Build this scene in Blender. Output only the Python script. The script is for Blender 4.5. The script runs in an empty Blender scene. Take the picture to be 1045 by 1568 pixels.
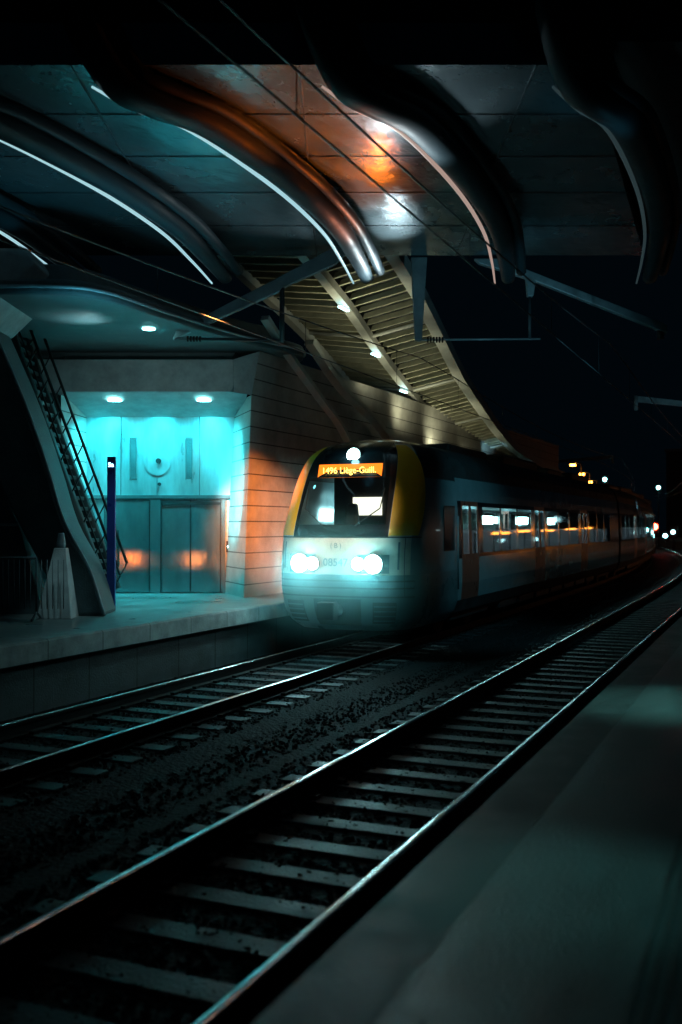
import bpy, math, random
import numpy as np
from mathutils import Vector
random.seed(4); rng=np.random.default_rng(4)
scene=bpy.context.scene
TH=math.atan(667/1524); C=math.cos(TH); S=math.sin(TH)
def H(u,v,z): return (u*C-v*S, u*S+v*C, z)   # station-hall frame (skewed to the tracks)
def link(o,parent=None):
    scene.collection.objects.link(o)
    if parent: o.parent=parent
    return o
def empty(name):
    return link(bpy.data.objects.new(name,None))
# ---------- materials ----------
def new_mat(name):
    m=bpy.data.materials.new(name); m.use_nodes=True
    nt=m.node_tree; return m,nt,nt.nodes['Principled BSDF']
def mat(name,col,rough=.6,metal=0,var=.25,scale=3,bump=.15,bscale=40,stretch=(1,1,1),joints=None,coat=0,spec=.5,rvar=.15,jdark=.3,bdist=.02):
    m,nt,b=new_mat(name); N=nt.nodes; L=nt.links
    tc=N.new('ShaderNodeTexCoord'); mp=N.new('ShaderNodeMapping'); mp.inputs['Scale'].default_value=stretch
    L.new(tc.outputs['Object'],mp.inputs[0])
    n=N.new('ShaderNodeTexNoise'); n.inputs['Scale'].default_value=scale; n.inputs['Detail'].default_value=4; n.inputs['Roughness'].default_value=.65
    L.new(mp.outputs[0],n.inputs['Vector'])
    r=N.new('ShaderNodeValToRGB'); e=r.color_ramp.elements
    e[0].position=.3; e[1].position=.7
    e[0].color=[c*(1-var) for c in col]+[1]; e[1].color=[min(1,c*(1+var)) for c in col]+[1]
    L.new(n.outputs['Fac'],r.inputs[0]); out=r.outputs[0]
    b2=N.new('ShaderNodeTexNoise'); b2.inputs['Scale'].default_value=bscale; b2.inputs['Detail'].default_value=3
    L.new(mp.outputs[0],b2.inputs['Vector'])
    hgt=b2.outputs['Fac']
    if joints:   # (axis, spacing, width)
        sp=N.new('ShaderNodeSeparateXYZ'); L.new(tc.outputs['Object'],sp.inputs[0])
        for ax,per,w in joints:
            f=N.new('ShaderNodeMath'); f.operation='DIVIDE'; L.new(sp.outputs[ax],f.inputs[0]); f.inputs[1].default_value=per
            g=N.new('ShaderNodeMath'); g.operation='FRACT'; L.new(f.outputs[0],g.inputs[0])
            h=N.new('ShaderNodeMath'); h.operation='GREATER_THAN'; L.new(g.outputs[0],h.inputs[0]); h.inputs[1].default_value=w/per
            q=N.new('ShaderNodeMath'); q.operation='MULTIPLY'; L.new(hgt,q.inputs[0]); L.new(h.outputs[0],q.inputs[1]); hgt=q.outputs[0]
            k=N.new('ShaderNodeMath'); k.operation='MULTIPLY_ADD'; L.new(h.outputs[0],k.inputs[0]); k.inputs[1].default_value=1-jdark; k.inputs[2].default_value=jdark
            mx=N.new('ShaderNodeMix'); mx.data_type='RGBA'; mx.blend_type='MULTIPLY'; mx.inputs[0].default_value=1
            L.new(out,mx.inputs[6]); L.new(k.outputs[0],mx.inputs[7]); out=mx.outputs[2]
    L.new(out,b.inputs['Base Color'])
    rm=N.new('ShaderNodeMapRange'); L.new(n.outputs['Fac'],rm.inputs[0]); rm.inputs[1].default_value=.3; rm.inputs[2].default_value=.7
    rm.inputs[3].default_value=max(.03,rough-rvar); rm.inputs[4].default_value=min(1,rough+rvar)
    L.new(rm.outputs[0],b.inputs['Roughness'])
    b.inputs['Metallic'].default_value=metal; b.inputs['Coat Weight'].default_value=coat; b.inputs['Specular IOR Level'].default_value=spec
    bp=N.new('ShaderNodeBump'); bp.inputs['Strength'].default_value=bump; bp.inputs['Distance'].default_value=bdist
    L.new(hgt,bp.inputs['Height']); L.new(bp.outputs[0],b.inputs['Normal'])
    return m
def emis(name,col,st):
    m,nt,b=new_mat(name); b.inputs['Base Color'].default_value=(0,0,0,1)
    b.inputs['Emission Color'].default_value=(*col,1); b.inputs['Emission Strength'].default_value=st
    return m
def glass(name,tint,rough=.03):
    m,nt,b=new_mat(name); N=nt.nodes;L=nt.links
    t=N.new('ShaderNodeBsdfTransparent'); t.inputs[0].default_value=(*tint,1)
    g=N.new('ShaderNodeBsdfGlossy'); g.inputs[0].default_value=(.8,.9,.95,1); g.inputs['Roughness'].default_value=rough
    n=N.new('ShaderNodeTexNoise'); n.inputs['Scale'].default_value=1.2; bp=N.new('ShaderNodeBump'); bp.inputs['Strength'].default_value=.08; bp.inputs['Distance'].default_value=.05
    L.new(n.outputs['Fac'],bp.inputs['Height']); L.new(bp.outputs[0],g.inputs['Normal'])
    fr=N.new('ShaderNodeFresnel'); fr.inputs[0].default_value=1.5
    mx=N.new('ShaderNodeMixShader'); L.new(fr.outputs[0],mx.inputs[0]); L.new(t.outputs[0],mx.inputs[1]); L.new(g.outputs[0],mx.inputs[2])
    L.new(mx.outputs[0],N['Material Output'].inputs[0]); return m
M={}
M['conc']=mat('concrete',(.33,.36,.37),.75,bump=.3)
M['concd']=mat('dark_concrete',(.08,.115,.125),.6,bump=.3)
M['concdd']=mat('soot_dark_concrete',(.03,.035,.04),.8,bump=.2)  # near-black concrete tone for deck top, flank and canopy roof
M['panel']=mat('panelled_concrete',(.42,.42,.40),.55,bump=.25,scale=2,joints=[(2,.34,.025)],jdark=.2)
M['soffit']=mat('soffit_metal',(.13,.18,.20),.25,metal=.6,var=.1,scale=.8,bump=.4,bscale=2.2,stretch=(1.4,1,1),rvar=.05,bdist=.04)
M['steel']=mat('painted_steel',(.045,.06,.07),.45,metal=.2,bump=.08)
M['ribm']=mat('rib_painted_steel',(.018,.034,.042),.55,metal=0,bump=.05,scale=1.5,spec=.25)
M['steell']=mat('light_steel',(.25,.32,.35),.5,metal=.3,bump=.08)
M['rail']=mat('rail_steel',(.7,.75,.77),.2,metal=1,var=.15,scale=8,bump=.15,stretch=(1,.2,1),rvar=.08)
M['rust']=mat('rusty_steel',(.025,.022,.022),.65,metal=.3,spec=.2)
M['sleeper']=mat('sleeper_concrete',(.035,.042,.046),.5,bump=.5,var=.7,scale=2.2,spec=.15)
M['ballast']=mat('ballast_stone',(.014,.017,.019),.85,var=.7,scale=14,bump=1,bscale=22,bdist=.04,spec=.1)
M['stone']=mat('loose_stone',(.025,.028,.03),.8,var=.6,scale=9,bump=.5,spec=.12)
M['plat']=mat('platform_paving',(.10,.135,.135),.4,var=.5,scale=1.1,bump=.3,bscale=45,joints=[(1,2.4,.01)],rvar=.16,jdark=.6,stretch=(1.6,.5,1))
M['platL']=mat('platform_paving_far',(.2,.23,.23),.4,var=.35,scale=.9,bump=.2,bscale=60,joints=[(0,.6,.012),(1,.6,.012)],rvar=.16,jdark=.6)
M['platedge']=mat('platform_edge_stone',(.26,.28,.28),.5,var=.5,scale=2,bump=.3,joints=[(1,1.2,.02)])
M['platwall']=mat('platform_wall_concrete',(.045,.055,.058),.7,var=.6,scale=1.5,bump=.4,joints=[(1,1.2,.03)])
M['tact']=mat('tactile_paving',(.08,.105,.105),.5,bump=.2,var=.3)
M['elev']=mat('brushed_metal_door',(.33,.44,.46),.17,metal=.7,var=.2,scale=2,bump=.25,bscale=5,stretch=(1,1,.35),rvar=.06)
M['elevc']=mat('brushed_metal_cladding',(.36,.43,.45),.4,metal=.3,var=.35,scale=1.2,bump=.1,bscale=14,stretch=(2,2,.5))
M['louvre']=mat('louvre_slat',(.42,.42,.32),.55,var=.25)
M['white']=mat('white_painted_steel',(.5,.52,.5),.55,var=.15)
M['body']=mat('train_grey_paint',(.28,.38,.42),.22,metal=.25,var=.08,bump=.02,bscale=6,coat=.5,rvar=.05)
M['front']=mat('train_front_paint',(.66,.60,.52),.3,var=.1,bump=.02,bscale=8,coat=.3,rvar=.05)
M['yellow']=mat('train_yellow_paint',(.95,.56,.003),.4,var=.08,bump=.01,coat=.1,rvar=.04)
M['black']=mat('train_black_gloss',(.01,.014,.018),.14,var=.1,bump=.01,coat=.4,rvar=.04)
M['under']=mat('train_underframe',(.02,.025,.028),.6,var=.3)
M['skirt']=mat('train_skirt_paint',(.10,.17,.19),.35,var=.15,bump=.02)
M['red']=mat('red_door_paint',(.2,.05,.035),.35,var=.1)
M['blue']=mat('blue_sign_paint',(.02,.07,.32),.4,var=.1)
M['seat']=mat('seat_fabric',(.08,.05,.06),.9)
M['inner']=mat('train_inner_lining',(.4,.5,.52),.6)
M['glass']=glass('train_glass',(.65,.75,.75))
M['e_head']=emis('headlight_emission',(.6,1,1),38)
M['e_top']=emis('top_light_emission',(.6,1,.98),20)
M['e_disp']=emis('display_orange',(1,.2,.01),1.9)
M['e_txt']=emis('display_text',(1,.6,.12),4.5)
M['e_cab']=emis('lit_saloon_window',(1,.9,.7),2.2)
M['e_cyan']=emis('cyan_lamp',(.3,1,1),25)
M['e_white']=emis('white_lamp',(.5,.95,1),8)
M['e_rib']=emis('rib_led_line',(.5,.85,.95),.75)  # emission in place of the reflection on the rib edges
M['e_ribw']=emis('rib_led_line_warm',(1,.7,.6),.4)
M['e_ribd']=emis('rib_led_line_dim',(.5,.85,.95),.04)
M['e_int']=emis('train_interior_light',(1,.75,.45),9)
M['e_int2']=emis('train_interior_light_cool',(.55,1,1),26)
M['e_or']=emis('sodium_lamp',(1,.28,.03),14)
M['e_orf']=emis('sodium_lamp_far',(1,.28,.03),40)
M['e_red']=emis('red_signal_lamp',(1,.04,.02),60)
# ---------- mesh helpers ----------
def mesh(name,verts,faces,m,parent=None,smooth=False,bevel=0):
    me=bpy.data.meshes.new(name); me.from_pydata([tuple(map(float,v)) for v in verts],[],faces); me.update()
    ms=m if isinstance(m,(list,tuple)) else [m]
    for k in ms: me.materials.append(k)
    if smooth:
        for p in me.polygons: p.use_smooth=True
    o=bpy.data.objects.new(name,me); link(o,parent)
    if bevel:
        b=o.modifiers.new('bevel','BEVEL'); b.width=bevel; b.segments=2; b.limit_method='ANGLE'
    return o
BF=[(0,3,2,1),(4,5,6,7),(0,1,5,4),(1,2,6,5),(2,3,7,6),(3,0,4,7)]
def box(name,a,b,m,parent=None,bevel=0,hall=False):
    (x0,y0,z0),(x1,y1,z1)=a,b
    v=[(x0,y0,z0),(x1,y0,z0),(x1,y1,z0),(x0,y1,z0),(x0,y0,z1),(x1,y0,z1),(x1,y1,z1),(x0,y1,z1)]
    if hall: v=[H(*p) for p in v]
    return mesh(name,v,BF,m,parent,bevel=bevel)
def boxes(name,lst,m,parent=None,hall=False,bevel=0):
    V=[];F=[]
    for a,b in lst:
        (x0,y0,z0),(x1,y1,z1)=a,b; k=len(V)
        v=[(x0,y0,z0),(x1,y0,z0),(x1,y1,z0),(x0,y1,z0),(x0,y0,z1),(x1,y0,z1),(x1,y1,z1),(x0,y1,z1)]
        V+=[H(*p) for p in v] if hall else v
        F+=[tuple(i+k for i in f) for f in BF]
    return mesh(name,V,F,m,parent,bevel=bevel)
def prism(name,pts,v0,v1,m,parent=None,bevel=0):
    n=len(pts); V=[H(u,v0,z) for u,z in pts]+[H(u,v1,z) for u,z in pts]
    F=[tuple(range(n)),tuple(range(2*n-1,n-1,-1))]+[(i,i+n,(i+1)%n+n,(i+1)%n) for i in range(n)]
    return mesh(name,V,F,m,parent,bevel=bevel)
def slab(name,pts,z0,z1,m,parent=None,bevel=0,hall=True):
    n=len(pts); f=H if hall else (lambda a,b,c:(a,b,c))
    V=[f(u,v,z0) for u,v in pts]+[f(u,v,z1) for u,v in pts]
    F=[tuple(range(n))[::-1],tuple(range(n,2*n))]+[(i,(i+1)%n,(i+1)%n+n,i+n) for i in range(n)]
    return mesh(name,V,F,m,parent,bevel=bevel)
def cat(pts,n=8):
    P=[Vector(p) for p in pts]; P=[2*P[0]-P[1]]+P+[2*P[-1]-P[-2]]; out=[]
    for i in range(1,len(P)-2):
        for k in range(n):
            t=k/n; a,b,c,d=P[i-1:i+3]
            out.append(.5*((2*b)+(c-a)*t+(2*a-5*b+4*c-d)*t*t+(3*b-a-3*c+d)*t**3))
    out.append(P[-2]); return out
def tube(name,path,rad,m,parent=None,seg=10,flat=1,smooth=True,up=Vector((0,0,1))):
    path=[Vector(p) for p in path]; n=len(path); V=[];F=[]
    for i,p in enumerate(path):
        t=(path[min(i+1,n-1)]-path[max(i-1,0)]).normalized()
        a=t.cross(up); a=a.normalized() if a.length>1e-4 else Vector((1,0,0)); b=a.cross(t).normalized()
        r=rad[i] if isinstance(rad,(list,tuple)) else rad
        for k in range(seg):
            q=2*math.pi*(k+.5)/seg; V.append(p+a*math.cos(q)*r+b*math.sin(q)*r*flat)
    for i in range(n-1):
        for k in range(seg):
            k2=(k+1)%seg; F.append((i*seg+k,i*seg+k2,(i+1)*seg+k2,(i+1)*seg+k))
    F.append(tuple(range(seg))[::-1]); F.append(tuple((n-1)*seg+k for k in range(seg)))
    return mesh(name,V,F,m,parent,smooth)
def disc(name,c,r,nrm,m,parent=None,depth=.02,seg=20):
    c=Vector(c); nrm=Vector(nrm).normalized()
    return tube(name,[c,c+nrm*depth],r,m,parent,seg=seg,smooth=False)
def spot(name,loc,tgt,e,col,size,blend=.5,rad=.1,parent=None,sc=None):
    d=bpy.data.lights.new(name,'SPOT'); d.energy=e; d.color=col; d.spot_size=math.radians(size); d.spot_blend=blend; d.shadow_soft_size=rad
    o=bpy.data.objects.new(name,d); o.location=loc; o.rotation_euler=(Vector(tgt)-Vector(loc)).to_track_quat('-Z','Y').to_euler(); 
    if sc: o.scale=sc
    return link(o,parent)
def point(name,loc,e,col,rad=.1,parent=None):
    d=bpy.data.lights.new(name,'POINT'); d.energy=e; d.color=col; d.shadow_soft_size=rad
    o=bpy.data.objects.new(name,d); o.location=loc; return link(o,parent)
R=350.; YC=37.
def TX(d,y): return -d-(max(0,y-YC)**2)/(2*R)
def ysteps(a,b):
    out=[a]
    while out[-1]<b-1e-6: out.append(min(b,out[-1]+(4 if out[-1]>=20 else 10)))
    return out
def sweep(name,prof,y0,y1,m,parent=None,closed=True,smooth=False):
    ys=ysteps(y0,y1); n=len(prof); V=[];F=[]
    for y in ys: V+=[(TX(-x,y),y,z) for x,z in prof]
    for i in range(len(ys)-1):
        for k in range(n if closed else n-1):
            k2=(k+1)%n; F.append((i*n+k,i*n+k2,(i+1)*n+k2,(i+1)*n+k))
    if closed: F+= [tuple(range(n))[::-1],tuple((len(ys)-1)*n+k for k in range(n))]
    return mesh(name,V,F,m,parent,smooth)

# ---------- world ----------
w=bpy.data.worlds.new('World'); scene.world=w; w.use_nodes=True
nt=w.node_tree; bg=nt.nodes['Background']
sky=nt.nodes.new('ShaderNodeTexSky'); sky.sky_type='NISHITA'; sky.sun_disc=False; sky.sun_elevation=math.radians(-4); sky.sun_rotation=math.radians(200)
mx=nt.nodes.new('ShaderNodeMix'); mx.data_type='RGBA'; mx.inputs[0].default_value=.93
nt.links.new(sky.outputs[0],mx.inputs[6]); mx.inputs[7].default_value=(.02,.08,.14,1)
nt.links.new(mx.outputs[2],bg.inputs[0]); bg.inputs[1].default_value=.02

# ---------- ground, track ----------
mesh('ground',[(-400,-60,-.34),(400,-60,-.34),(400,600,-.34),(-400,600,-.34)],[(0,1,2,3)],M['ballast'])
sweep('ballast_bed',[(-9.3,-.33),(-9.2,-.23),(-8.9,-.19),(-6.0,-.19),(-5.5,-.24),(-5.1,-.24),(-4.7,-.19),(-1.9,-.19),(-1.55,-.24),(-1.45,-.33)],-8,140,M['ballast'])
V=[];F=[]
octf=[(0,2,4),(2,1,4),(1,3,4),(3,0,4),(2,0,5),(1,2,5),(3,1,5),(0,3,5)]
sg=np.array([(1,0,0),(-1,0,0),(0,1,0),(0,-1,0),(0,0,1),(0,0,-1)],float)
for i in range(42000):
    y=1+ (rng.random()**1.4)*30; x=-9.0+rng.random()*7.4
    r=.013+.02*rng.random()**2; c=np.array([x,y,-.19+.008*rng.random()-(.045 if -6<x<-4.7 else 0)])
    A,_=np.linalg.qr(rng.normal(size=(3,3))); k=len(V)
    V+= [tuple(q) for q in c+(sg*(r*(.7+.6*rng.random(6)))[:,None])@A.T]
    F+=[tuple(a+k for a in f) for f in octf]
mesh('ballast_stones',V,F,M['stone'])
def track(dc):
    p=empty('railway_track')
    for s,nm in((-1,'rail_near'),(1,'rail_far')):
        x=-dc+s*.7525
        prof=[(x-.036,0),(x-.036,-.035),(x-.009,-.045),(x-.009,-.14),(x-.07,-.158),(x-.07,-.168),(x+.07,-.168),(x+.07,-.158),(x+.009,-.14),(x+.009,-.045),(x+.036,-.035),(x+.036,0)]
        sweep(nm+'_web',prof,-6,130,M['rust'],p)
        sweep(nm+'_head',[(x-.035,.0005),(x-.033,.004),(x-.02,.009),(x+.02,.009),(x+.033,.004),(x+.035,.0005)],-6,130,M['rail'],p,smooth=True)
    L=[];cl=[]
    y=-5.
    while y<90:
        x=TX(dc,y)
        L.append(((x-1.25,y-.12,-.3),(x+1.25,y+.12,-.17)))
        for s in(-1,1):
            for q in(-.11,.11):
                cl.append(((x+s*.7525+q-.035,y-.05,-.17),(x+s*.7525+q+.035,y+.05,-.135)))
        y+=.6
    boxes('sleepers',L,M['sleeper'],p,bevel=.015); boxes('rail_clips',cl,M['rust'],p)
track(3.2); track(7.45)
# ---------- platforms ----------
p=empty('station_platform')
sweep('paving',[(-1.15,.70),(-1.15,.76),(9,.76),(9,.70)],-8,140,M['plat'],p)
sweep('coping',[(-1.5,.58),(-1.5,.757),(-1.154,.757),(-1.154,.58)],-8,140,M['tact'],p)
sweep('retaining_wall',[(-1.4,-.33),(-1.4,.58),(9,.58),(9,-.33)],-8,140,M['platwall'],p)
for i in range(7):
    x=-.45+i*.05; sweep('tactile_strip_%d'%i,[(x,.761),(x,.765),(x+.022,.765),(x+.022,.761)],-4,60,M['tact'],p)
p=empty('station_platform')
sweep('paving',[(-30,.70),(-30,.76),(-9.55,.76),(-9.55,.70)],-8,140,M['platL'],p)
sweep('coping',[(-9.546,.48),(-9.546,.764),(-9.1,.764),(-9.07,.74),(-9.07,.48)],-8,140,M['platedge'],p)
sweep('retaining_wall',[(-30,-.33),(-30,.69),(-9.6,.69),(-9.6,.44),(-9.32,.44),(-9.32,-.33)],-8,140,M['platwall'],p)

# ---------- bridge deck with glossy soffit and ribs ----------
p=empty('station_bridge')
ZS=7.75
slab('deck_soffit',[(-9,11.7),(2.95,11.7),(6.1,20.0),(-9,20.0)],ZS,ZS+.5,M['soffit'],p)
slab('deck_upper',[(-9,11.75),(12,11.75),(6.05,19.9),(-9,19.9)],ZS+.504,14,M['concdd'],p)
slab('deck_flank',[(2.98,11.75),(12,11.75),(9,15),(6.0,19.6)],ZS+.3,ZS+.5,M['concdd'],p)
L=[]
for v in (13.1,14.6,16.2,18.0): L.append(((-9,v,ZS-.012),(3.0+(v-11.7)*.38,v+.02,ZS-.002)))
for u in (-6,-3.2,-.5,2.3): L.append(((u,11.7,ZS-.014),(u+.02,20,ZS-.003)))
boxes('soffit_seams',L,M['steel'],p,hall=True)
base=[(-3.55,10.9,10.6),(-3.4,11.0,9.2),(-3.2,11.2,8.15),(-2.85,11.7,7.5),(-2.45,12.15,7.42),(-1.85,12.95,7.46),(-.9,14.95,7.4),(-.24,16.7,7.28),(.1,18.0,7.12),(.33,19.1,6.98)]
for k in range(-3,4):
    sh=2.72*k
    pts=[H(a+sh+.17,b,c+.08) for a,b,c in base]
    path=cat(pts,6); n=len(path)
    rad=[.23 if i<n*.6 else .23-.1*(i-n*.6)/(n*.4) for i in range(n)]
    tube('rib_%d'%(k+4),path,rad,M['ribm'],p,seg=16,flat=.8)
    path2=cat([H(a+sh+.42,b,c+.22) for a,b,c in base[2:]],6)
    tube('rib_rail_%d'%(k+4),path2,.10,M['ribm'],p,seg=10)
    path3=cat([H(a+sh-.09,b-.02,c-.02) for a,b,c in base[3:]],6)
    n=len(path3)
    tube('rib_light_line_%d'%(k+4),path3,[.014+.018*math.sin(math.pi*(i+2)/(n+3)) for i in range(n)],M['e_ribw'] if k==1 else (M['e_ribd'] if k>1 else M['e_rib']),p,seg=6)  # glowing tube stands in for light reflected along the rib edge
for i,(u,v,t,e) in enumerate([(-.2,13.3,0,480),(.1,15.0,0,480),(.95,13.2,1,330),(.9,18.3,1,420),(-.3,17.8,1,420),(.6,14.6,1,130),(.45,16.4,0,200)]):  # added spots without fixtures, standing in for reflections on the soffit
    col=(1,.17,.01) if t==0 else (.8,.95,1)
    spot('soffit_uplight_%d'%i,H((.7 if v<17 else 1.1),v+1.2,6.4),H(u,v-.1,ZS),e,col,(50 if i%2 else 60),1,.12,p,sc=((.8 if i%2 else 1.2),1,1))
spot('soffit_uplight_teal',H(-3.5,15.5,4.5),H(-3.6,16,ZS),150,(.12,.7,.95),110,1,.2,p)  # unseen added spot tinting the soffit teal
spot('soffit_uplight_teal_b',H(3.9,13.0,6.2),H(3.0,12.6,ZS),25,(.12,.6,.85),50,1,.2,p)

# ---------- station building ----------
p=empty('station_building')
prism('fascia',[(-6.6,5.17),(-2.35,5.17),(-2.3,5.3),(-2.3,5.87),(-6.6,5.87)],21.3,22.0,M['conc'],p,bevel=.02)
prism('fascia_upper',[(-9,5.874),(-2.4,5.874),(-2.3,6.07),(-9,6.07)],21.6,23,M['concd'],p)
mesh('lobby_ceiling',[H(-6.1,21.32,5.168),H(-2.0,21.32,5.168),H(-2.3,22.9,4.77),H(-6.1,22.9,4.77)],[(0,1,2,3)],M['conc'],p)
def wall(name,quad,m): return mesh(name,quad,[(0,1,2,3)],m,p)
wall('pier_return',[H(-2.68,22.85,.76),H(-2.08,21.3,.76),H(-1.92,21.3,5.1),H(-2.45,22.85,5.1)],M['panel'])
A=Vector(H(-2.08,21.3,.76)); B=Vector(H(-1.92,21.3,5.1)); D_=Vector(H(-1.75,21.4,6.06)); E_=Vector(H(-2.3,21.3,5.87))
mesh('side_wall',[A,(A.x-.2,50,.76),(B.x+.3,50,5.1),B,(D_.x+.2,50,6.3),D_],[(0,1,2,3),(3,2,4,5)],M['panel'],p)
mesh('pier_splay',[H(-2.3,21.31,5.17),B,D_,E_],[(0,1,2,3)],M['conc'],p)
wall('left_return',[H(-6.0,21.3,.76),H(-5.83,22.85,.76),H(-5.83,22.85,5.1),H(-6.0,21.3,5.1)],M['panel'])
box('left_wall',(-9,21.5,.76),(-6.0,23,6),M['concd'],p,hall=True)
box('cladding',(-6,22.8,.76),(-2.3,23,4.9),M['elevc'],p,hall=True)
F_=22.74
fr=[((-5.85,F_,2.92),(-2.45,F_+.06,3.0)),((-4.36,F_,.77),(-4.12,F_+.06,2.92)),((-5.42,F_,.77),(-5.34,F_+.06,2.92)),((-2.74,F_,.77),(-2.64,F_+.06,2.92)),
    ((-4.84,F_+.03,3.35),(-4.82,F_+.06,4.3)),((-4.70,F_+.03,3.35),(-4.68,F_+.06,4.3)),((-3.56,F_+.03,3.35),(-3.54,F_+.06,4.3)),((-3.42,F_+.03,3.35),(-3.40,F_+.06,4.3)),
    ((-4.84,F_+.03,4.3),(-4.68,F_+.06,4.32)),((-3.56,F_+.03,4.3),(-3.4,F_+.06,4.32)),((-5.05,F_+.03,3.0),(-5.03,F_+.06,4.8)),((-3.25,F_+.03,3.0),(-3.23,F_+.06,4.8)),((-4.22,F_+.04,3.0),(-4.205,F_+.06,3.4))]
boxes('frames',fr,M['elev'],p,hall=True,bevel=.005)
boxes('door_leaves',[((-5.33,F_+.02,.79),(-4.38,F_+.05,2.9)),((-4.1,F_+.02,.79),(-3.45,F_+.05,2.9)),((-3.43,F_+.02,.79),(-2.76,F_+.05,2.9))],M['elev'],p,hall=True,bevel=.006)
boxes('door_gaps',[((-3.455,F_+.012,.79),(-3.425,F_+.03,2.9)),((-4.1,F_-.01,2.78),(-2.76,F_+.02,2.84)),((-5.1,F_-.03,1.35),(-5.07,F_,2.2)),((-4.385,F_-.006,.79),(-4.36,F_,2.9)),((-4.12,F_-.006,.79),(-4.1,F_,2.9)),((-2.76,F_-.006,.79),(-2.74,F_,2.9)),((-5.34,F_-.006,.79),(-5.32,F_,2.9)),((-5.85,F_-.006,2.905),(-2.45,F_-.001,2.925))],M['under'],p,hall=True)
boxes('slot_openings',[((-4.82,F_+.05,3.37),(-4.70,F_+.058,4.29)),((-3.54,F_+.05,3.37),(-3.42,F_+.058,4.29))],M['concd'],p,hall=True)
disc('round_vent',H(-4.2,22.77,3.75),.3,H(0,1,0),M['elevc'],p,.02)  # disc in place of a round blotch of light on the cladding
disc('camera_dome',H(-4.17,22.70,3.78),.06,H(0,1,0),M['under'],p,.06)
disc('camera_dome_b',H(-4.15,22.72,3.25),.04,H(0,1,0),M['under'],p,.05)
box('call_panel',(-2.62,22.72,1.7),(-2.52,22.75,1.95),M['under'],p,hall=True)
box('call_panel_light',(-2.59,22.712,1.8),(-2.55,22.72,1.84),M['e_cyan'],p,hall=True)
for i,u in enumerate((-4.95,-3.0)):
    disc('lobby_downlight_%d'%i,H(u,21.75,5.03),.15,(0,0,1),M['e_cyan'],p,.02)
for i,u in enumerate((-5.35,-4.2,-3.05)):
    spot('lobby_wash_%d'%i,H(u,22.1,4.84),H(u,22.8,3.0),(300,230,300)[i],(.02,.7,.8),150,1,.1,p)
spot('pier_wash',H(-3.7,20.6,3.4),H(-2.35,22.2,3.2),1700,(.06,.75,.85),62,1,.1,p,sc=(.6,1.3,1))  # unseen spot put in to brighten the pier return
spot('left_pier_wash',H(-4.7,21.8,4.4),H(-5.95,22.1,2.9),200,(.1,.85,.95),90,1,.1,p)
spot('lobby_floor_light',H(-3.9,21.5,5.0),H(-3.6,20.4,.76),420,(.08,.75,.8),80,.9,.1,p)
spot('fascia_light',H(-3.5,17.5,4.2),H(-4,21.3,5.6),60,(.6,.85,.85),80,1,.2,p)  # added spot with no fixture, brightening the fascia
edge=[(-9,16.6),(-6.4,16.3),(-4.8,16.2),(-3.98,16.6),(-3.27,18.1),(-2.3,20.0),(-1.55,21.2),(-1.0,21.9),(-.85,22.6),(-1.1,23.5),(-1.9,25)]
e3=cat([(a,b,0) for a,b in edge],5)
slab('upper_canopy_slab',[(q.x,q.y) for q in e3]+[(-9,25)],6.08,6.34,M['concd'],p,bevel=.05)
e4=[(q.x-.5,q.y+1.0) for q in e3]
slab('upper_canopy_parapet',e4+[(-9,25.6)],6.344,6.85,M['concd'],p,bevel=.03)
tube('upper_canopy_trim',[H(q.x+.03,q.y-.03,6.2) for q in e3],.03,M['steell'],p,seg=6)
disc('canopy_downlight',H(-3.68,19,6.055),.12,(0,0,1),M['e_cyan'],p,.02)
spot('canopy_wash',H(-4.6,18.4,5.5),H(-4.75,18.2,6.1),35,(.55,.95,1),100,1,.1,p)
spot('canopy_light_down',H(-3.7,19,6.0),H(-3.7,19,0),60,(.2,.8,1),110,1,.1,p)
spot('wall_sodium_light',(-7.1,11.6,5.6),(-10.4,19.7,2.3),19000,(1,.25,.05),19,1,.08,p)
spot('door_lamp',H(-5.75,18.2,1.45),H(-5.0,22.7,1.5),26,(1,.16,.02),9,1,.1,p,sc=(3.5,.7,1))  # hidden spots added to make the orange glint on the doors
spot('door_lamp_b',H(-4.0,18.3,1.45),H(-3.4,22.7,1.5),26,(1,.2,.03),9,1,.1,p,sc=(3.5,.7,1))

# ---------- leaning arch struts ----------
p=empty('arch_strut')
tube('strut',cat([(-9.9,18.6,6.7),(-9.9,19.8,6.05),(-9.9,21.3,5.35),(-9.9,22.9,4.55),(-9.95,24.6,3.0),(-10,26,.76)],6),.13,M['white'],p,flat=.6,seg=4,smooth=False)
p=empty('arch_strut')
tube('strut',cat([(-10,21.0,6.6),(-10,22.9,5.75),(-10,25.8,4.9),(-10,28.5,3.2),(-10,30,.76)],6),.16,M['white'],p,flat=.6,seg=4,smooth=False)

# ---------- big buttress at left, bollard, fence, stair, sign ----------
p=empty('concrete_buttress')
out=[(-5.99,5.74),(-5.42,4.42),(-5.02,3.28),(-4.73,2.36),(-4.3,1.55),(-4.04,.76)]
o3=cat([(a,0,b) for a,b in out],5); i3=cat([(-7.2,0,5.2),(-6.3,0,3.9),(-5.85,0,3.0),(-5.5,0,2.3),(-5.1,0,1.55),(-4.75,0,.76)],5)
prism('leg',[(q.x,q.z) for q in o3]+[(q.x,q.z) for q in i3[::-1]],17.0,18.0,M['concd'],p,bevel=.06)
prism('capital',[(-7.5,5.0),(-5.99,5.74),(-5.05,6.66),(-5.2,6.9),(-7.5,6.9)],16.4,18.2,M['conc'],p,bevel=.05)
tube('edge_trim',[H(q.x+.01,16.98,q.z) for q in o3],.03,M['steell'],p)
prism('panel',[(-8,.76),(-5.2,.76),(-5.6,2.2),(-6.3,3.9),(-7.2,5.3),(-8,5.3)],17.4,17.9,M['concd'],p)
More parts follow.
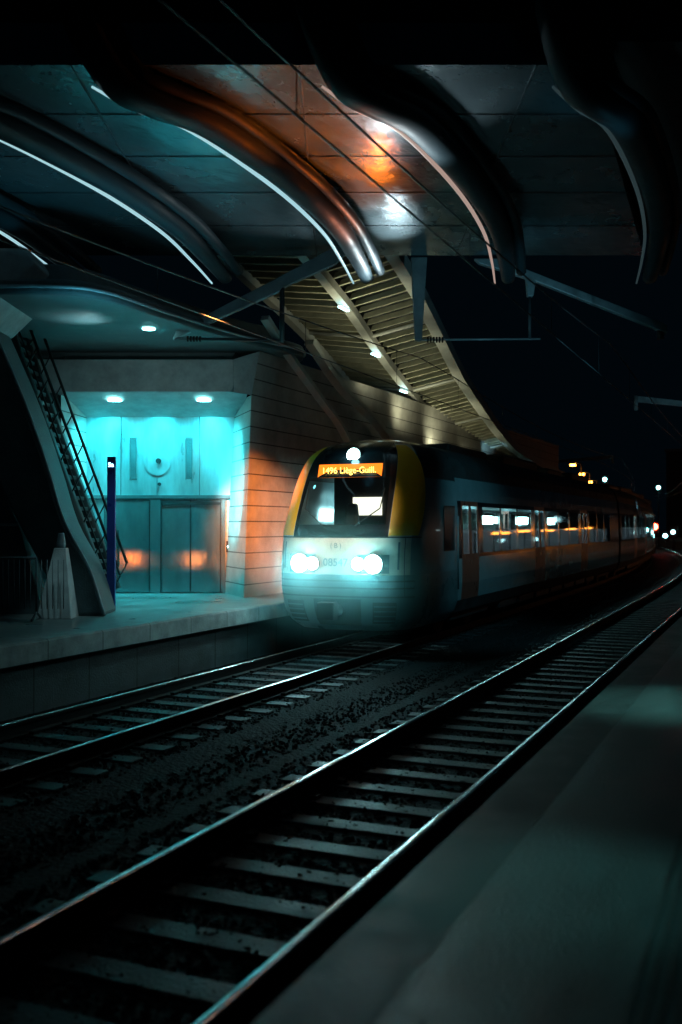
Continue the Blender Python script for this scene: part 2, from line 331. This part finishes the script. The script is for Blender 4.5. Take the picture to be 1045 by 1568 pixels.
tube('panel_rail',[H(-7.5,17.3,2.32),H(-5.6,17.3,2.32)],.025,M['steell'],p)
p=empty('concrete_bollard')
mesh('plinth',[H(*q) for q in [(-5.02,16.4,.76),(-4.44,16.4,.76),(-4.44,16.9,.76),(-5.02,16.9,.76),(-4.78,16.58,1.93),(-4.58,16.58,1.93),(-4.58,16.75,1.93),(-4.78,16.75,1.93)]],BF,M['conc'],p,bevel=.015)
tube('cap',[H(-4.68,16.66,1.93),H(-4.68,16.66,2.0),H(-4.68,16.66,2.18)],[.07,.08,.05],M['steell'],p)
spot('bollard_light',H(-3.6,14.4,4.4),H(-4.7,16.5,1.3),110,(.5,.95,1),20,1,.1,p)
p=empty('crowd_barrier')
for i in range(22):
    u=-6.4+i*.09; tube('bar_%d'%i,[H(u,16.2,.95),H(u,16.2,1.75)],.008,M['steel'],p,seg=5)
tube('frame',[H(-6.5,16.2,.76),H(-6.5,16.2,1.78),H(-4.95,16.2,1.78),H(-4.95,16.2,.86)],.02,M['steel'],p,seg=6)
tube('foot',[H(-4.95,15.95,.775),H(-4.95,16.2,.9),H(-4.95,16.45,.775)],.018,M['steel'],p,seg=6)
p=empty('metal_staircase')
s0=(-6.6,6.4);s1=(-4.6,1.0)
def sp_(t,du=0,dz=0,v=19.4): return H(s0[0]+(s1[0]-s0[0])*t+du,v,s0[1]+(s1[1]-s0[1])*t+dz)
for v in(19.2,20.1):
    tube('stringer_%d'%int(v*10),[sp_(0,v=v),sp_(1,v=v)],.2,M['under'],p,seg=4)
    tube('handrail_%d'%int(v*10),[sp_(0,.28,.55,v),sp_(1,.28,.55,v)],.028,M['under'],p,seg=6)
    tube('midrail_%d'%int(v*10),[sp_(0,.14,.3,v),sp_(1,.14,.3,v)],.018,M['under'],p,seg=6)
    for i in range(10):
        t=i/9; tube('post_%d_%d'%(i,int(v*10)),[sp_(t,v=v),sp_(t,.28,.55,v)],.016,M['under'],p,seg=5)
L=[]
for i in range(26):
    q=(s0[0]+(s1[0]-s0[0])*i/26,s0[1]+(s1[1]-s0[1])*i/26); L.append(((q[0]-.05,19.2,q[1]-.06),(q[0]+.14,20.1,q[1]+.01)))
boxes('treads',L,M['under'],p,hall=True)
p=empty('platform_sign')
box('post',(-4.235,18.0,.76),(-4.085,18.09,3.55),M['blue'],p,hall=True,bevel=.015)
box('plate',(-4.225,17.992,3.3),(-4.095,17.998,3.48),M['blue'],p,hall=True)
def text(name,s,loc,size,m,parent,rz=0):
    c=bpy.data.curves.new(name,'FONT'); c.body=s; c.size=size; c.align_x='CENTER'; c.align_y='CENTER'; c.extrude=.001; c.materials.append(m)
    o=bpy.data.objects.new(name,c); o.location=loc; o.rotation_euler=(math.pi/2,0,rz); return link(o,parent)
text('label','5a',H(-4.16,17.985,3.4),.11,M['e_white'],p,TH)
spot('sign_light',H(-3.4,16.2,4.2),H(-4.16,18,2.4),30,(.8,.85,1),40,1,.1,p)

# ---------- long louvred platform canopy ----------
p=empty('platform_canopy')
ysC=[17,21.4,24.7,27.7,30.8,34.3,37.6,43,50,60,80,110]
xm=[-8.9,-9.3,-9.8,-10.1,-10.4,-10.8,-11.1,-11.5,-11.9,-12.9,-15.,-20]
zm=[8.2,7.55,7.0,6.42,5.92,5.45,5.03,4.7,4.5,4.35,4.3,4.3]
xr=[-7.2,-7.6,-8.05,-8.45,-8.75,-9.1,-9.35,-9.6,-9.9,-10.7,-12.6,-17]
xl=[-11.,-11.3,-11.6,-12.,-12.3,-12.7,-13.,-13.3,-13.8,-15,-17.5,-22.5]
fi=lambda y,a: float(np.interp(y,ysC,a))
V=[];F=[];y=18.6
while y<75:
    z=fi(y,zm)+.12
    for (xa,za),(xb,zb) in ((((fi(y,xl)),z+.25),((fi(y,xm)-.12),z)),(((fi(y,xm)+.12),z),((fi(y,xr)),z+.3))):
        k=len(V)
        for (x_,z_) in((xa,za),(xb,zb)):
            V+=[(x_,y,z_),(x_,y+.05,z_-.01),(x_,y+.17,z_+.15),(x_,y+.13,z_+.16)]
        F+=[(k,k+1,k+5,k+4),(k+1,k+2,k+6,k+5),(k+2,k+3,k+7,k+6),(k+3,k,k+4,k+7)]
    y+=.42
mesh('louvres',V,F,M['louvre'],p)
Y=[18.6]+list(np.arange(20,110,2.0))
tube('main_beam',[(fi(y,xm),y,fi(y,zm)+.06) for y in Y],.15,M['white'],p,seg=4,smooth=False)
tube('outer_edge_beam',[(fi(y,xr),y,fi(y,zm)+.36) for y in Y],.2,M['white'],p,seg=4,flat=1.1,smooth=False)
tube('inner_edge_beam',[(fi(y,xl),y,fi(y,zm)+.3) for y in Y],.14,M['white'],p,seg=4,smooth=False)
for i,y in enumerate(np.arange(24,60,4.5)):
    tube('rafter_%d'%i,[(fi(y,xl),y,fi(y,zm)+.36),(fi(y,xm),y,fi(y,zm)+.1),(fi(y,xr),y,fi(y,zm)+.42)],.05,M['white'],p,seg=6)
for i,(y,x,z) in enumerate(zip([21.4,24.7,27.7,30.8,34.3,37.6,41.5,46],[-9.3,-9.8,-10.1,-10.4,-10.8,-11.1,-11.4,-11.7],[7.5,6.96,6.37,5.87,5.4,4.98,4.75,4.6])):
    boxes('lamp_%d'%i,[((x-.035,y-.25+.14*q,z-.12),(x+.035,y-.17+.14*q,z-.08)) for q in range(4)],M['e_white'],p)
    if i<7: spot('lamp_light_%d'%i,(x+.6,y-.6,z-1.4),(x+.3,y+.5,z+.6),(130,100,110,130,130,110,90)[i],(1,.95,.6),125,1,.25,p)  # unseen warm spots added below the lamps to light the louvres
V=[];F=[]
for i,y in enumerate(Y): V+=[(fi(y,xl)-.2,y,fi(y,zm)+.75),(fi(y,xr)-.3,y,fi(y,zm)+.78)]
for i in range(len(Y)-1): F.append((2*i,2*i+1,2*i+3,2*i+2))
mesh('roof_sheet',V,F,M['concdd'],p)

# ---------- train ----------
tr=empty('passenger_train')
XC=-7.45; SH=.1; EE=.66
lev=[(.35,1.12,17.05),(.5,1.3,16.86),(.75,1.39,16.76),(1.1,1.42,16.7),(1.5,1.42,16.68),(1.9,1.42,16.72),(2.2,1.42,16.80),(2.6,1.40,16.97),(3.0,1.37,17.16),(3.3,1.33,17.32),(3.55,1.27,17.47),(3.72,1.18,17.6),(3.86,1.03,17.78),(3.95,.84,18.0),(4.01,.56,18.3),(4.04,.0,18.7)]
LZ=[a[0] for a in lev];LW=[a[1] for a in lev];LY=[a[2]+SH for a in lev]
def ip(z,a):
    s=0
    for k in(-.05,0,.05): s+=float(np.interp(z+k,LZ,a))
    return s/3 if .4<z<3.9 else float(np.interp(z,LZ,a))
def surf(ph,z,off=0):
    w_=ip(z,LW);y0=ip(z,LY);D=min(.95,19.2+SH-y0)
    a=math.radians(ph);s_=abs(math.sin(a))**EE;c_=max(0,math.cos(a))**EE
    x=XC+math.copysign(1,ph)*s_*(w_+off) if ph else XC
    return (x,y0+D-c_*(D+off),z)
def phx(dx): return math.degrees(math.asin((dx/1.42)**(1/EE)))
phs=[-90+180*i/60 for i in range(61)]
zs=list(np.arange(.35,3.7,.07))+[3.7,3.76,3.82,3.86,3.9,3.93,3.96,3.985,4.0,4.015,4.03,4.04]
V=[];F=[]
CAB=19.75+SH
for z in zs:
    a=surf(-90,z);b=surf(90,z)
    V.append((a[0],CAB,z)); V+=[surf(q,z) for q in phs]; V.append((b[0],CAB,z))
n=len(phs)+2;fm=[]
for j in range(len(zs)-1):
    for i in range(n-1):
        zc=(zs[j]+zs[j+1])/2
        side=not(1<=i<n-2)
        pc=90 if side else abs((phs[i-1]+phs[i])/2)
        if not side and 2.28<zc<3.26 and pc<33: continue
        F.append((j*n+i,j*n+i+1,(j+1)*n+i+1,(j+1)*n+i)); fm.append(2 if zc>3.25 and pc>66 else (1 if zc<1.42 else (3 if pc>62 else 0)))
o=mesh('cab_shell',V,F,[M['front'],M['skirt'],M['under'],M['body']],tr,True)
for q,k in zip(o.data.polygons,fm): q.material_index=k
def patch(name,z0,z1,fl,frr,m,off=.012,nz=14,nf=16):
    V=[];F=[]
    for j in range(nz+1):
        z=z0+(z1-z0)*j/nz; a=fl(z);b=frr(z)
        for i in range(nf+1): V.append(surf(a+(b-a)*i/nf,z,off))
    for j in range(nz):
        for i in range(nf): F.append((j*(nf+1)+i,j*(nf+1)+i+1,(j+1)*(nf+1)+i+1,(j+1)*(nf+1)+i))
    return mesh(name,V,F,m,tr,True)
PM=lambda z: 33+1.2*(z-2.1)
IW=lambda z: 29-1.0*(z-2.3)
patch('mask_bottom',2.1,2.32,lambda z:-PM(z),lambda z:PM(z),M['black'],nz=4,nf=30)
patch('mask_top',3.22,3.9,lambda z:-PM(z),lambda z:PM(z),M['black'],nf=30)
patch('mask_left',2.32,3.22,lambda z:-PM(z),lambda z:-IW(z),M['black'])
patch('mask_right',2.32,3.22,lambda z:IW(z),lambda z:PM(z),M['black'])
patch('windscreen',2.32,3.22,lambda z:-IW(z),lambda z:IW(z),M['glass'],.006,nf=24)
yel=lambda z: PM(z)+13+34*math.sin(math.pi*min(1,max(0,(z-1.5)/2.4)))**.7
patch('yellow_right',2.12,3.86,lambda z:PM(z)+.5,yel,M['yellow'],nz=24)
patch('yellow_left',2.12,3.86,lambda z:-yel(z)-8,lambda z:-PM(z)-.5,M['yellow'],nz=24)
patch('roof_cap',3.9,4.03,lambda z:-88,lambda z:88,M['black'],.01,nz=6,nf=30)
for s in(-1,1):
    patch('lamp_recess_%d'%s,1.43,1.77,lambda z,s=s:(9 if s>0 else -36),lambda z,s=s:(36 if s>0 else -9),M['skirt'],.01)
    patch('side_seam_%d'%s,1.0,2.08,lambda z,s=s:s*54-.5,lambda z,s=s:s*54+.5,M['under'],.006)
    patch('side_seam_b%d'%s,1.5,2.0,lambda z,s=s:s*46-1,lambda z,s=s:s*46+1.5,M['skirt'],.008)
for k,z in enumerate((.98,1.14,1.27)):
    patch('skirt_groove_%d'%k,z,z+.03,lambda z:-70,lambda z:70,M['under'],.006,nz=1,nf=36)
patch('panel_groove',2.075,2.1,lambda z:-80,lambda z:80,M['under'],.007,nz=1,nf=40)
patch('coupler_hatch',.45,.95,lambda z:-11,lambda z:11,M['under'],.012)
for s in(-1,1):
    patch('grille_%d'%s,.5,.9,lambda z,s=s:(20 if s>0 else -44),lambda z,s=s:(44 if s>0 else -20),M['under'],.008)
    for k in range(4): patch('grille_bar_%d_%d'%(s,k),.54+k*.09,.565+k*.09,lambda z,s=s:(21 if s>0 else -43),lambda z,s=s:(43 if s>0 else -21),M['skirt'],.016,nz=1)
YH=ip(1.6,LY)
for s in(-1,1):
    for dx,r in((.46,.12),(.74,.17)):
        y=surf(phx(dx),1.6)[1]
        disc('lamp_ring_%d_%d'%(s,int(dx*100)),(XC+s*dx,y-.035,1.6),r+.02,(0,-1,0),M['under'],tr,.02)
        disc('headlamp_%d_%d'%(s,int(dx*100)),(XC+s*dx,y-.056,1.6),r,(0,-1,0),M['e_head'],tr,.02)
    point('headlight_glow_%d'%s,(XC+s*.68,YH-.22,1.6),30,(.25,.92,1),.08,tr)
    spot('headlight_beam_%d'%s,(XC+s*.6,YH-.25,1.6),(XC+s*.6+1.6,6,1.0),90,(.25,.9,1),110,1,.08,tr)
y=ip(3.68,LY)
disc('top_lamp_ring',(XC,y-.03,3.66),.15,(0,-1,.2),M['under'],tr,.02); disc('top_lamp',(XC,y-.055,3.66),.13,(0,-1,.2),M['e_top'],tr,.02)
point('top_lamp_glow',(XC,y-.2,3.68),7,(.3,.9,1),.08,tr)
yd=ip(3.36,LY)-.03
mesh('display_panel',[(XC-.66,yd-.02,3.22),(XC+.66,yd-.02,3.22),(XC+.66,yd+.06,3.48),(XC-.66,yd+.06,3.48)],[(0,1,2,3)],M['e_disp'],tr)
text('display_text','1496 Liège-Guill.',(XC,yd-.045,3.35),.165,M['e_txt'],tr)
text('fleet_number','08547',(XC,YH-.03,1.62),.2,M['skirt'],tr)
text('operator_logo','( B )',(XC,YH-.01,1.93),.13,M['skirt'],tr)
for s in(-1,1): tube('wiper_%d'%s,[surf(s*6,2.3,.05),surf(s*22,2.62,.06),surf(s*24,3.0,.05)],.012,M['under'],tr,seg=5)
box('cab_back_wall',(XC-1.2,19.3+SH,.9),(XC+1.2,19.4+SH,3.5),M['under'],tr)
box('cab_door_window',(-8.2,19.26+SH,2.52),(-7.55,19.29+SH,2.9),M['e_cab'],tr)
box('cab_desk',(XC-1.0,17.5+SH,1.5),(XC+1.0,18.0+SH,2.32),M['under'],tr,bevel=.08)
mesh('driver_seat',[(XC-.62,18.3+SH,1.6),(XC-.17,18.3+SH,1.6),(XC-.17,18.5+SH,1.6),(XC-.62,18.5+SH,1.6),(XC-.57,18.45+SH,2.75),(XC-.32,18.45+SH,2.75),(XC-.32,18.55+SH,2.75),(XC-.57,18.55+SH,2.75)],BF,M['under'],tr,bevel=.05)
point('cab_glow',(XC+.3,18.5+SH,2.9),1.0,(.3,1,1),.1,tr)
tube('coupler',[(XC,16.9+SH,.75),(XC,16.35+SH,.75)],.12,M['under'],tr,seg=10); box('coupler_head',(XC-.17,16.2+SH,.6),(XC+.17,16.42+SH,.92),M['under'],tr,bevel=.03)
sz=[.35,.5,.75,1.1,1.3,1.62,1.7,2.72,2.82,3.0,3.3,3.55,3.72,3.86,3.95,4.01,4.04]
def car(y0,y1,idx,first=False):
    segs=[];y=y0
    def add(L_,t):
        nonlocal y
        if y+L_<=y1: segs.append((y,y+L_,t)); y+=L_
    if first: pat=[(.25,'w'),(.65,'d'),(.65,'d'),(.35,'w')]
    else: pat=[(.6,'w')]
    pat+=[(1.5,'g'),(.16,'p'),(1.5,'g'),(.16,'p'),(1.5,'g'),(.4,'w'),(.65,'d'),(.65,'d'),(.4,'w')]+[(1.5,'g'),(.16,'p')]*3+[(.3,'w')]+[(.65,'d'),(.65,'d'),(.4,'w')]+[(1.5,'g'),(.16,'p')]*3
    for a,b in pat: add(a,b)
    segs.append((y,y1,'w'))
    V=[];F=[];mi=[];GV=[];GF=[]
    ww=[float(np.interp(z,LZ,LW)) for z in sz]
    for (a,b,t) in segs:
        for sgn in(-1,1):
            for j in range(len(sz)-1):
                z0,z1=sz[j],sz[j+1]
                q=[(TX(-XC,a)+sgn*ww[j],a,z0),(TX(-XC,b)+sgn*ww[j],b,z0),(TX(-XC,b)+sgn*ww[j+1],b,z1),(TX(-XC,a)+sgn*ww[j+1],a,z1)]
                isw=(t=='g' and z0==1.7); isd=(t=='d' and z0==1.7)
                if isw or isd:
                    ins=.1 if isd else 0
                    k=len(GV); GV+=[(TX(-XC,a)+sgn*(ww[j]-.012),a+ins,z0),(TX(-XC,b)+sgn*(ww[j]-.012),b-ins,z0),(TX(-XC,b)+sgn*(ww[j+1]-.012),b-ins,z1),(TX(-XC,a)+sgn*(ww[j+1]-.012),a+ins,z1)]; GF.append((k,k+1,k+2,k+3))
                    if isd:
                        for (aa,bb) in((a,a+ins),(b-ins,b)):
                            k=len(V); V+=[(TX(-XC,aa)+sgn*ww[j],aa,z0),(TX(-XC,bb)+sgn*ww[j],bb,z0),(TX(-XC,bb)+sgn*ww[j+1],bb,z1),(TX(-XC,aa)+sgn*ww[j+1],aa,z1)]; F.append((k,k+1,k+2,k+3)); mi.append(3)
                    continue
                k=len(V); V+=q; F.append((k,k+1,k+2,k+3))
                if t=='d' and .7<z0<2.8: mi.append(3)
                elif 1.62<=z0<2.8: mi.append(1)
                elif z0<.75 or z0>3.2: mi.append(2)
                else: mi.append(0)
    for yy in(y0,y1):
        k=len(V); pr=[(TX(-XC,yy)+ww[j],yy,sz[j]) for j in range(len(sz))]+[(TX(-XC,yy)-ww[j],yy,sz[j]) for j in range(len(sz)-1,-1,-1)]
        if not(first and yy==y0): V+=pr; F.append(tuple(range(k,k+len(pr)))); mi.append(2)
    o=mesh('car_body_%d'%idx,V,F,[M['body'],M['black'],M['under'],M['red']],tr)
    for q,k in zip(o.data.polygons,mi): q.material_index=k
    mesh('car_windows_%d'%idx,GV,GF,M['glass'],tr)
    ys=list(np.arange(y0+.3,y1-1.6,1.6)); seats=[];L1=[];inn=[]
    for i,yy in enumerate(ys):
        xx=TX(-XC,yy)
        for sx in(-1.15,-.65,.3,.8):
            seats.append(((xx+sx,yy,.9),(xx+sx+.42,yy+.14,2.15+.02*(i%3)))); seats.append(((xx+sx,yy+.14,1.3),(xx+sx+.42,yy+.55,1.42)))
        if i%3==0:
            L1.append(((xx-.95,yy,2.35),(xx-.75,yy+.9,2.6)))
        L1.append(((xx+.35,yy,2.9),(xx+.55,yy+1.0,2.93)))
        inn.append(((xx-1.3,yy,.85),(xx+1.3,yy+1.6,.9))); inn.append(((xx-1.3,yy,3.02),(xx+1.3,yy+1.6,3.06)))
    boxes('seats_%d'%idx,seats,M['seat'],tr,bevel=.03); boxes('linings_%d'%idx,inn,M['inner'],tr)
    boxes('ceiling_lights_%d'%idx,L1,M['e_int'] if idx==3 else M['e_int2'],tr)
    rb=[]
    for k,(a,l,h) in enumerate(((1.5,3.2,.2),(6.2,4.2,.27),(12,2.2,.2),(16,3.6,.25))):
        if y0+a+l<y1: rb.append(((TX(-XC,y0+a)-.75,y0+a,3.9),(TX(-XC,y0+a)+.75,y0+a+l,3.95+h)))
    boxes('roof_units_%d'%idx,rb,M['under'],tr,bevel=.06)
    for k,yb in enumerate((y0+1.6,y1-3)):
        xx=TX(-XC,yb)
        box('bogie_%d_%d'%(idx,k),(xx-1.2,yb-1.5,.3),(xx+1.2,yb+1.5,.62),M['under'],tr,bevel=.06)
        for yw in(yb-1.1,yb+1.1):
            for s in(-.75,.75): tube('wheel_%d_%d_%d_%d'%(idx,k,yw*10,s*10),[(xx+s-.06,yw,.44),(xx+s+.06,yw,.44)],.42,M['rust'],tr,seg=20,smooth=False)
    bx=[]
    yy=y0+4
    while yy<y1-5.5: bx.append(((TX(-XC,yy)-1.25,yy,.28),(TX(-XC,yy)+1.25,yy+1.7,.8))); yy+=2
    boxes('underfloor_boxes_%d'%idx,bx,M['under'],tr,bevel=.04)
car(CAB,43,1,True); car(43.6,67.5,2); car(68.1,95,3)
for y in(43,67.5): box('gangway_%d'%y,(TX(-XC,y)-1.1,y,.7),(TX(-XC,y)+1.1,y+.6,3.5),M['under'],tr)
for s in(-1,1):
    x=XC+s*1.425; box('cab_side_window_%d'%s,(min(x,x+s*.006),18.75+SH,1.8),(max(x,x+s*.006),19.45+SH,2.7),M['black'],tr)
tube('cab_handrail',[(XC+1.47,19.55+SH,1.0),(XC+1.47,19.55+SH,2.5)],.015,M['steell'],tr)
xt=TX(-XC,95)
for s in(-1,1): disc('tail_lamp_%d'%s,(xt+s*1.0,95.02,1.4),.12,(0,1,0),M['e_red'],tr,.03)

# ---------- added haze volume standing in for lens bloom of the headlamps (density fades outwards) ----------
def bloom_haze(name,c,rad,dens,pwr=2.2):
    bpy.ops.mesh.primitive_ico_sphere_add(subdivisions=3,radius=1,location=c); o=bpy.context.object; o.name=name; o.scale=rad
    m,nt2,b=new_mat('damp_air_'+name); nt2.nodes.remove(b); N=nt2.nodes; L=nt2.links
    tc=N.new('ShaderNodeTexCoord'); ln=N.new('ShaderNodeVectorMath'); ln.operation='LENGTH'; L.new(tc.outputs['Object'],ln.inputs[0])
    mr=N.new('ShaderNodeMapRange'); L.new(ln.outputs['Value'],mr.inputs[0]); mr.inputs[1].default_value=0; mr.inputs[2].default_value=1; mr.inputs[3].default_value=1; mr.inputs[4].default_value=0
    pw=N.new('ShaderNodeMath'); pw.operation='POWER'; L.new(mr.outputs[0],pw.inputs[0]); pw.inputs[1].default_value=pwr
    ml=N.new('ShaderNodeMath'); ml.operation='MULTIPLY'; L.new(pw.outputs[0],ml.inputs[0]); ml.inputs[1].default_value=dens
    vs=N.new('ShaderNodeVolumeScatter'); vs.inputs['Color'].default_value=(.5,1,1,1); vs.inputs['Anisotropy'].default_value=.1
    L.new(ml.outputs[0],vs.inputs['Density']); L.new(vs.outputs[0],N['Material Output'].inputs['Volume'])
    o.data.materials.append(m)
bloom_haze('night_mist',(XC,YH-.6,1.4),(2.5,1.4,1.5),.65,2.3)

# ---------- overhead line ----------
p=empty('overhead_line')
for k,dc in enumerate((3.2,7.45)):
    Y=list(np.arange(-6,120,2.5))
    cw=[(TX(dc,y),y,5.3) for y in Y]
    mz=lambda y: 5.62+.55*((y-4)/18)**2 if y<22 else 5.62+.55*(abs(((y-22)%36)-18)/18)**2
    ms=[(TX(dc,y),y,mz(y)) for y in Y]
    tube('contact_wire_%d'%k,cw,.011,M['steel'],p,seg=5); tube('messenger_wire_%d'%k,ms,.013,M['steel'],p,seg=5)
    for i,y in enumerate(np.arange(2,100,4.5)): tube('dropper_%d_%d'%(k,i),[(TX(dc,y),y,5.3),(TX(dc,y),y,mz(y))],.006,M['steel'],p,seg=4)
p=empty('catenary_support')
prism('bracket_arm',[(-3.28,5.92),(-3.2,6.1),(-1.2,7.15),(-.1,7.75),(.25,7.75),(-.1,7.4),(-1.1,6.95),(-1.2,6.86)],19.3,19.45,M['steell'],p,bevel=.02)
tube('stay',[H(-3.25,19.35,5.95),H(-1.2,19.35,5.9)],.03,M['steel'],p); tube('hanger',[H(-1.15,19.35,6.95),H(-1.15,19.35,5.88)],.05,M['steel'],p)
for i in range(5): disc('insulator_%d'%i,H(-3.0+i*.06,19.35,5.94),.055,H(1,0,0),M['rust'],p,.03)
p=empty('catenary_support')
prism('drop_post',[(1.42,7.75),(1.75,7.75),(1.64,6.06),(1.5,6.06)],20.1,20.3,M['steell'],p,bevel=.02)
tube('steady_arm',[H(1.6,20.2,6.08),H(4.05,20.2,6.1)],.022,M['steell'],p)
for i in range(6): disc('insulator_%d'%i,H(1.75+i*.06,20.2,6.08),.06,H(1,0,0),M['rust'],p,.03)
p=empty('catenary_support')
prism('bracket_arm',[(2.7,7.72),(3.2,7.72),(6.6,6.38),(6.62,6.2),(6.4,6.28),(3.95,7.25),(3.9,6.95),(3.78,6.95),(3.75,7.32),(2.8,7.62)],20.1,20.25,M['steell'],p,bevel=.02)
tube('hanger',[H(3.84,20.2,6.95),H(3.84,20.2,6.1)],.03,M['steel'],p); tube('end_fitting',[H(6.5,20.2,6.3),H(6.5,20.2,6.1)],.07,M['steel'],p)
spot('support_light',H(3.4,14.5,3.5),H(3.6,20.2,7.0),260,(.3,.8,1),50,1,.1,p)
for (u,v,z,l) in((6.0,41,7.4,-1.9),(9.2,31,6.35,2.4),(15,55,6.2,-4)):
    p=empty('catenary_support')
    prism('arm',[(u,z),(u,z-.18),(u+l,z+.18*(1 if l<0 else -2)-.05),(u+l,z+.18*(1 if l<0 else -2)+.1)] if l>0 else [(u,z),(u+l,z-.35),(u+l,z-.5),(u,z-.18)],v,v+.15,M['steell'],p)
    tube('fitting',[H(u,v,z),H(u,v,z-.45)],.06,M['steell'],p)
    xx=u+l; tube('mast',[H(xx,v,-.3),H(xx,v,z+.6)],.1,M['steel'],p,seg=8)
    spot('arm_light',H(u,v-5,z-3),H(u+l/2,v,z-.1),120,(.4,.85,1),40,1,.1,p)

# ---------- distance: lamps, signal, background blocks ----------
for i,(x,y,z) in enumerate([(3.5,58,2.5),(4,66,2.6),(4.5,76,2.6),(5,88,2.7),(6,102,2.8),(-12.4,70,6.6),(-13.0,77,6.3),(-13.6,84,6.0),(-14.2,92,5.8),(-14.7,100,5.6),(-15.2,109,5.5),(-15.6,120,5.3),(-16.2,134,5.2)]):
    p=empty('sodium_lamp'); tube('pole',[(x,y,.7),(x,y,z)],.05,M['steel'],p,seg=8); tube('arm',[(x,y,z),(x-.5,y,z+.1)],.035,M['steel'],p,seg=6)
    l=1.5 if x>0 else .15
    box('lantern',(x-.8,y-l,z+.0),(x-.4,y+l,z+.12),M['steel'],p,bevel=.02); box('lamp',(x-.77,y-l+.02,z-.14),(x-.43,y+l-.02,z-.004),M['e_or'] if x>0 else M['e_orf'],p)
for (x,y,z,mm) in((-10.45,97,2.1,'e_red'),(-9,99,1.6,'e_white'),(-9.6,107,1.7,'e_white'),(-10.2,104,1.2,'e_cyan'),(-7.4,120,1.9,'e_cyan'),(-17.0,110,7.2,'e_cyan'),(-12.5,120,6.6,'e_cyan')):
    p=empty('railway_signal'); tube('post',[(x,y,-.3),(x,y,z-.4)],.06,M['steel'],p,seg=8); box('head',(x-.35,y,z-.5),(x+.35,y+.2,z+.6),M['under'],p,bevel=.03)
    disc('lens',(x,y-.02,z+.1),.3 if mm=='e_red' else .2,(0,-1,0),M[mm],p,.02)
for i in range(7):
    x=-30+i*14; y=150+15*(i%3); h=5+3*((i*7)%4)
    p=empty('background_building'); box('walls',(x,y,-.3),(x+11,y+10,h),M['concd'],p); box('roof_parapet',(x-.2,y-.2,h),(x+11.2,y+10.2,h+.4),M['conc'],p)
    boxes('windows',[((x+1+1.6*k,y-.04,1.5+2.8*r),(x+1.6+1.6*k,y-.01,2.1+2.8*r)) for k in range(6) for r in range(2) if (k*5+r*3+i)%7==0],M['e_white'],p)

# ---------- station lamps over near platform / tracks ----------
p=empty('canopy_luminaire')
for i,(x,y,z,e,col,sz_,tx) in enumerate([(-.8,8.4,7.8,1000,(.3,.85,.78),19,(-.8,9.0,.76)),(-.9,4.2,7.8,330,(.27,.85,.8),16,(-.95,4.3,.76)),(.6,5.5,7.4,330,(.35,.85,.8),24,(-.2,14.5,.76)),(-.8,3.0,7.8,90,(.25,.8,.78),11,(-.85,3.25,.7))]):
    tube('stem_%d'%i,[(x,y,z+.1),(x,y,10.5)],.03,M['steel'],p,seg=6); disc('housing_%d'%i,(x,y,z+.0),.2,(0,0,1),M['steel'],p,.12)
    spot('beam_%d'%i,(x,y,z-.05),tx,e,col,sz_,1,.25,p)
spot('deck_light_warm',H(1.2,11.3,7.2),(XC+.1,16.6,2.8),4200,(1,.82,.56),17,1,.15,p)
spot('deck_light_cool',H(-1.5,11.4,7.2),(-7.5,12.5,0),10,(.15,.8,.95),80,1,.2,p)
spot('side_light_cool',(-1.5,18,6.5),(-6.0,21.5,1.4),450,(.2,.78,.95),50,1,.2,p)

# ---------- camera ----------
cd=bpy.data.cameras.new('camera'); cam=bpy.data.objects.new('camera',cd); link(cam)
cd.sensor_fit='VERTICAL'; cd.sensor_height=36; cd.sensor_width=24; cd.lens=35; cd.clip_end=2000; cd.clip_start=.05
cam.location=(0,0,2.3); cam.rotation_euler=(math.radians(90+.79),0,TH)
cd.dof.use_dof=True; cd.dof.focus_distance=18.5; cd.dof.aperture_fstop=1.1
scene.camera=cam
scene.view_settings.view_transform='Standard'; scene.view_settings.look='None'; scene.view_settings.exposure=0
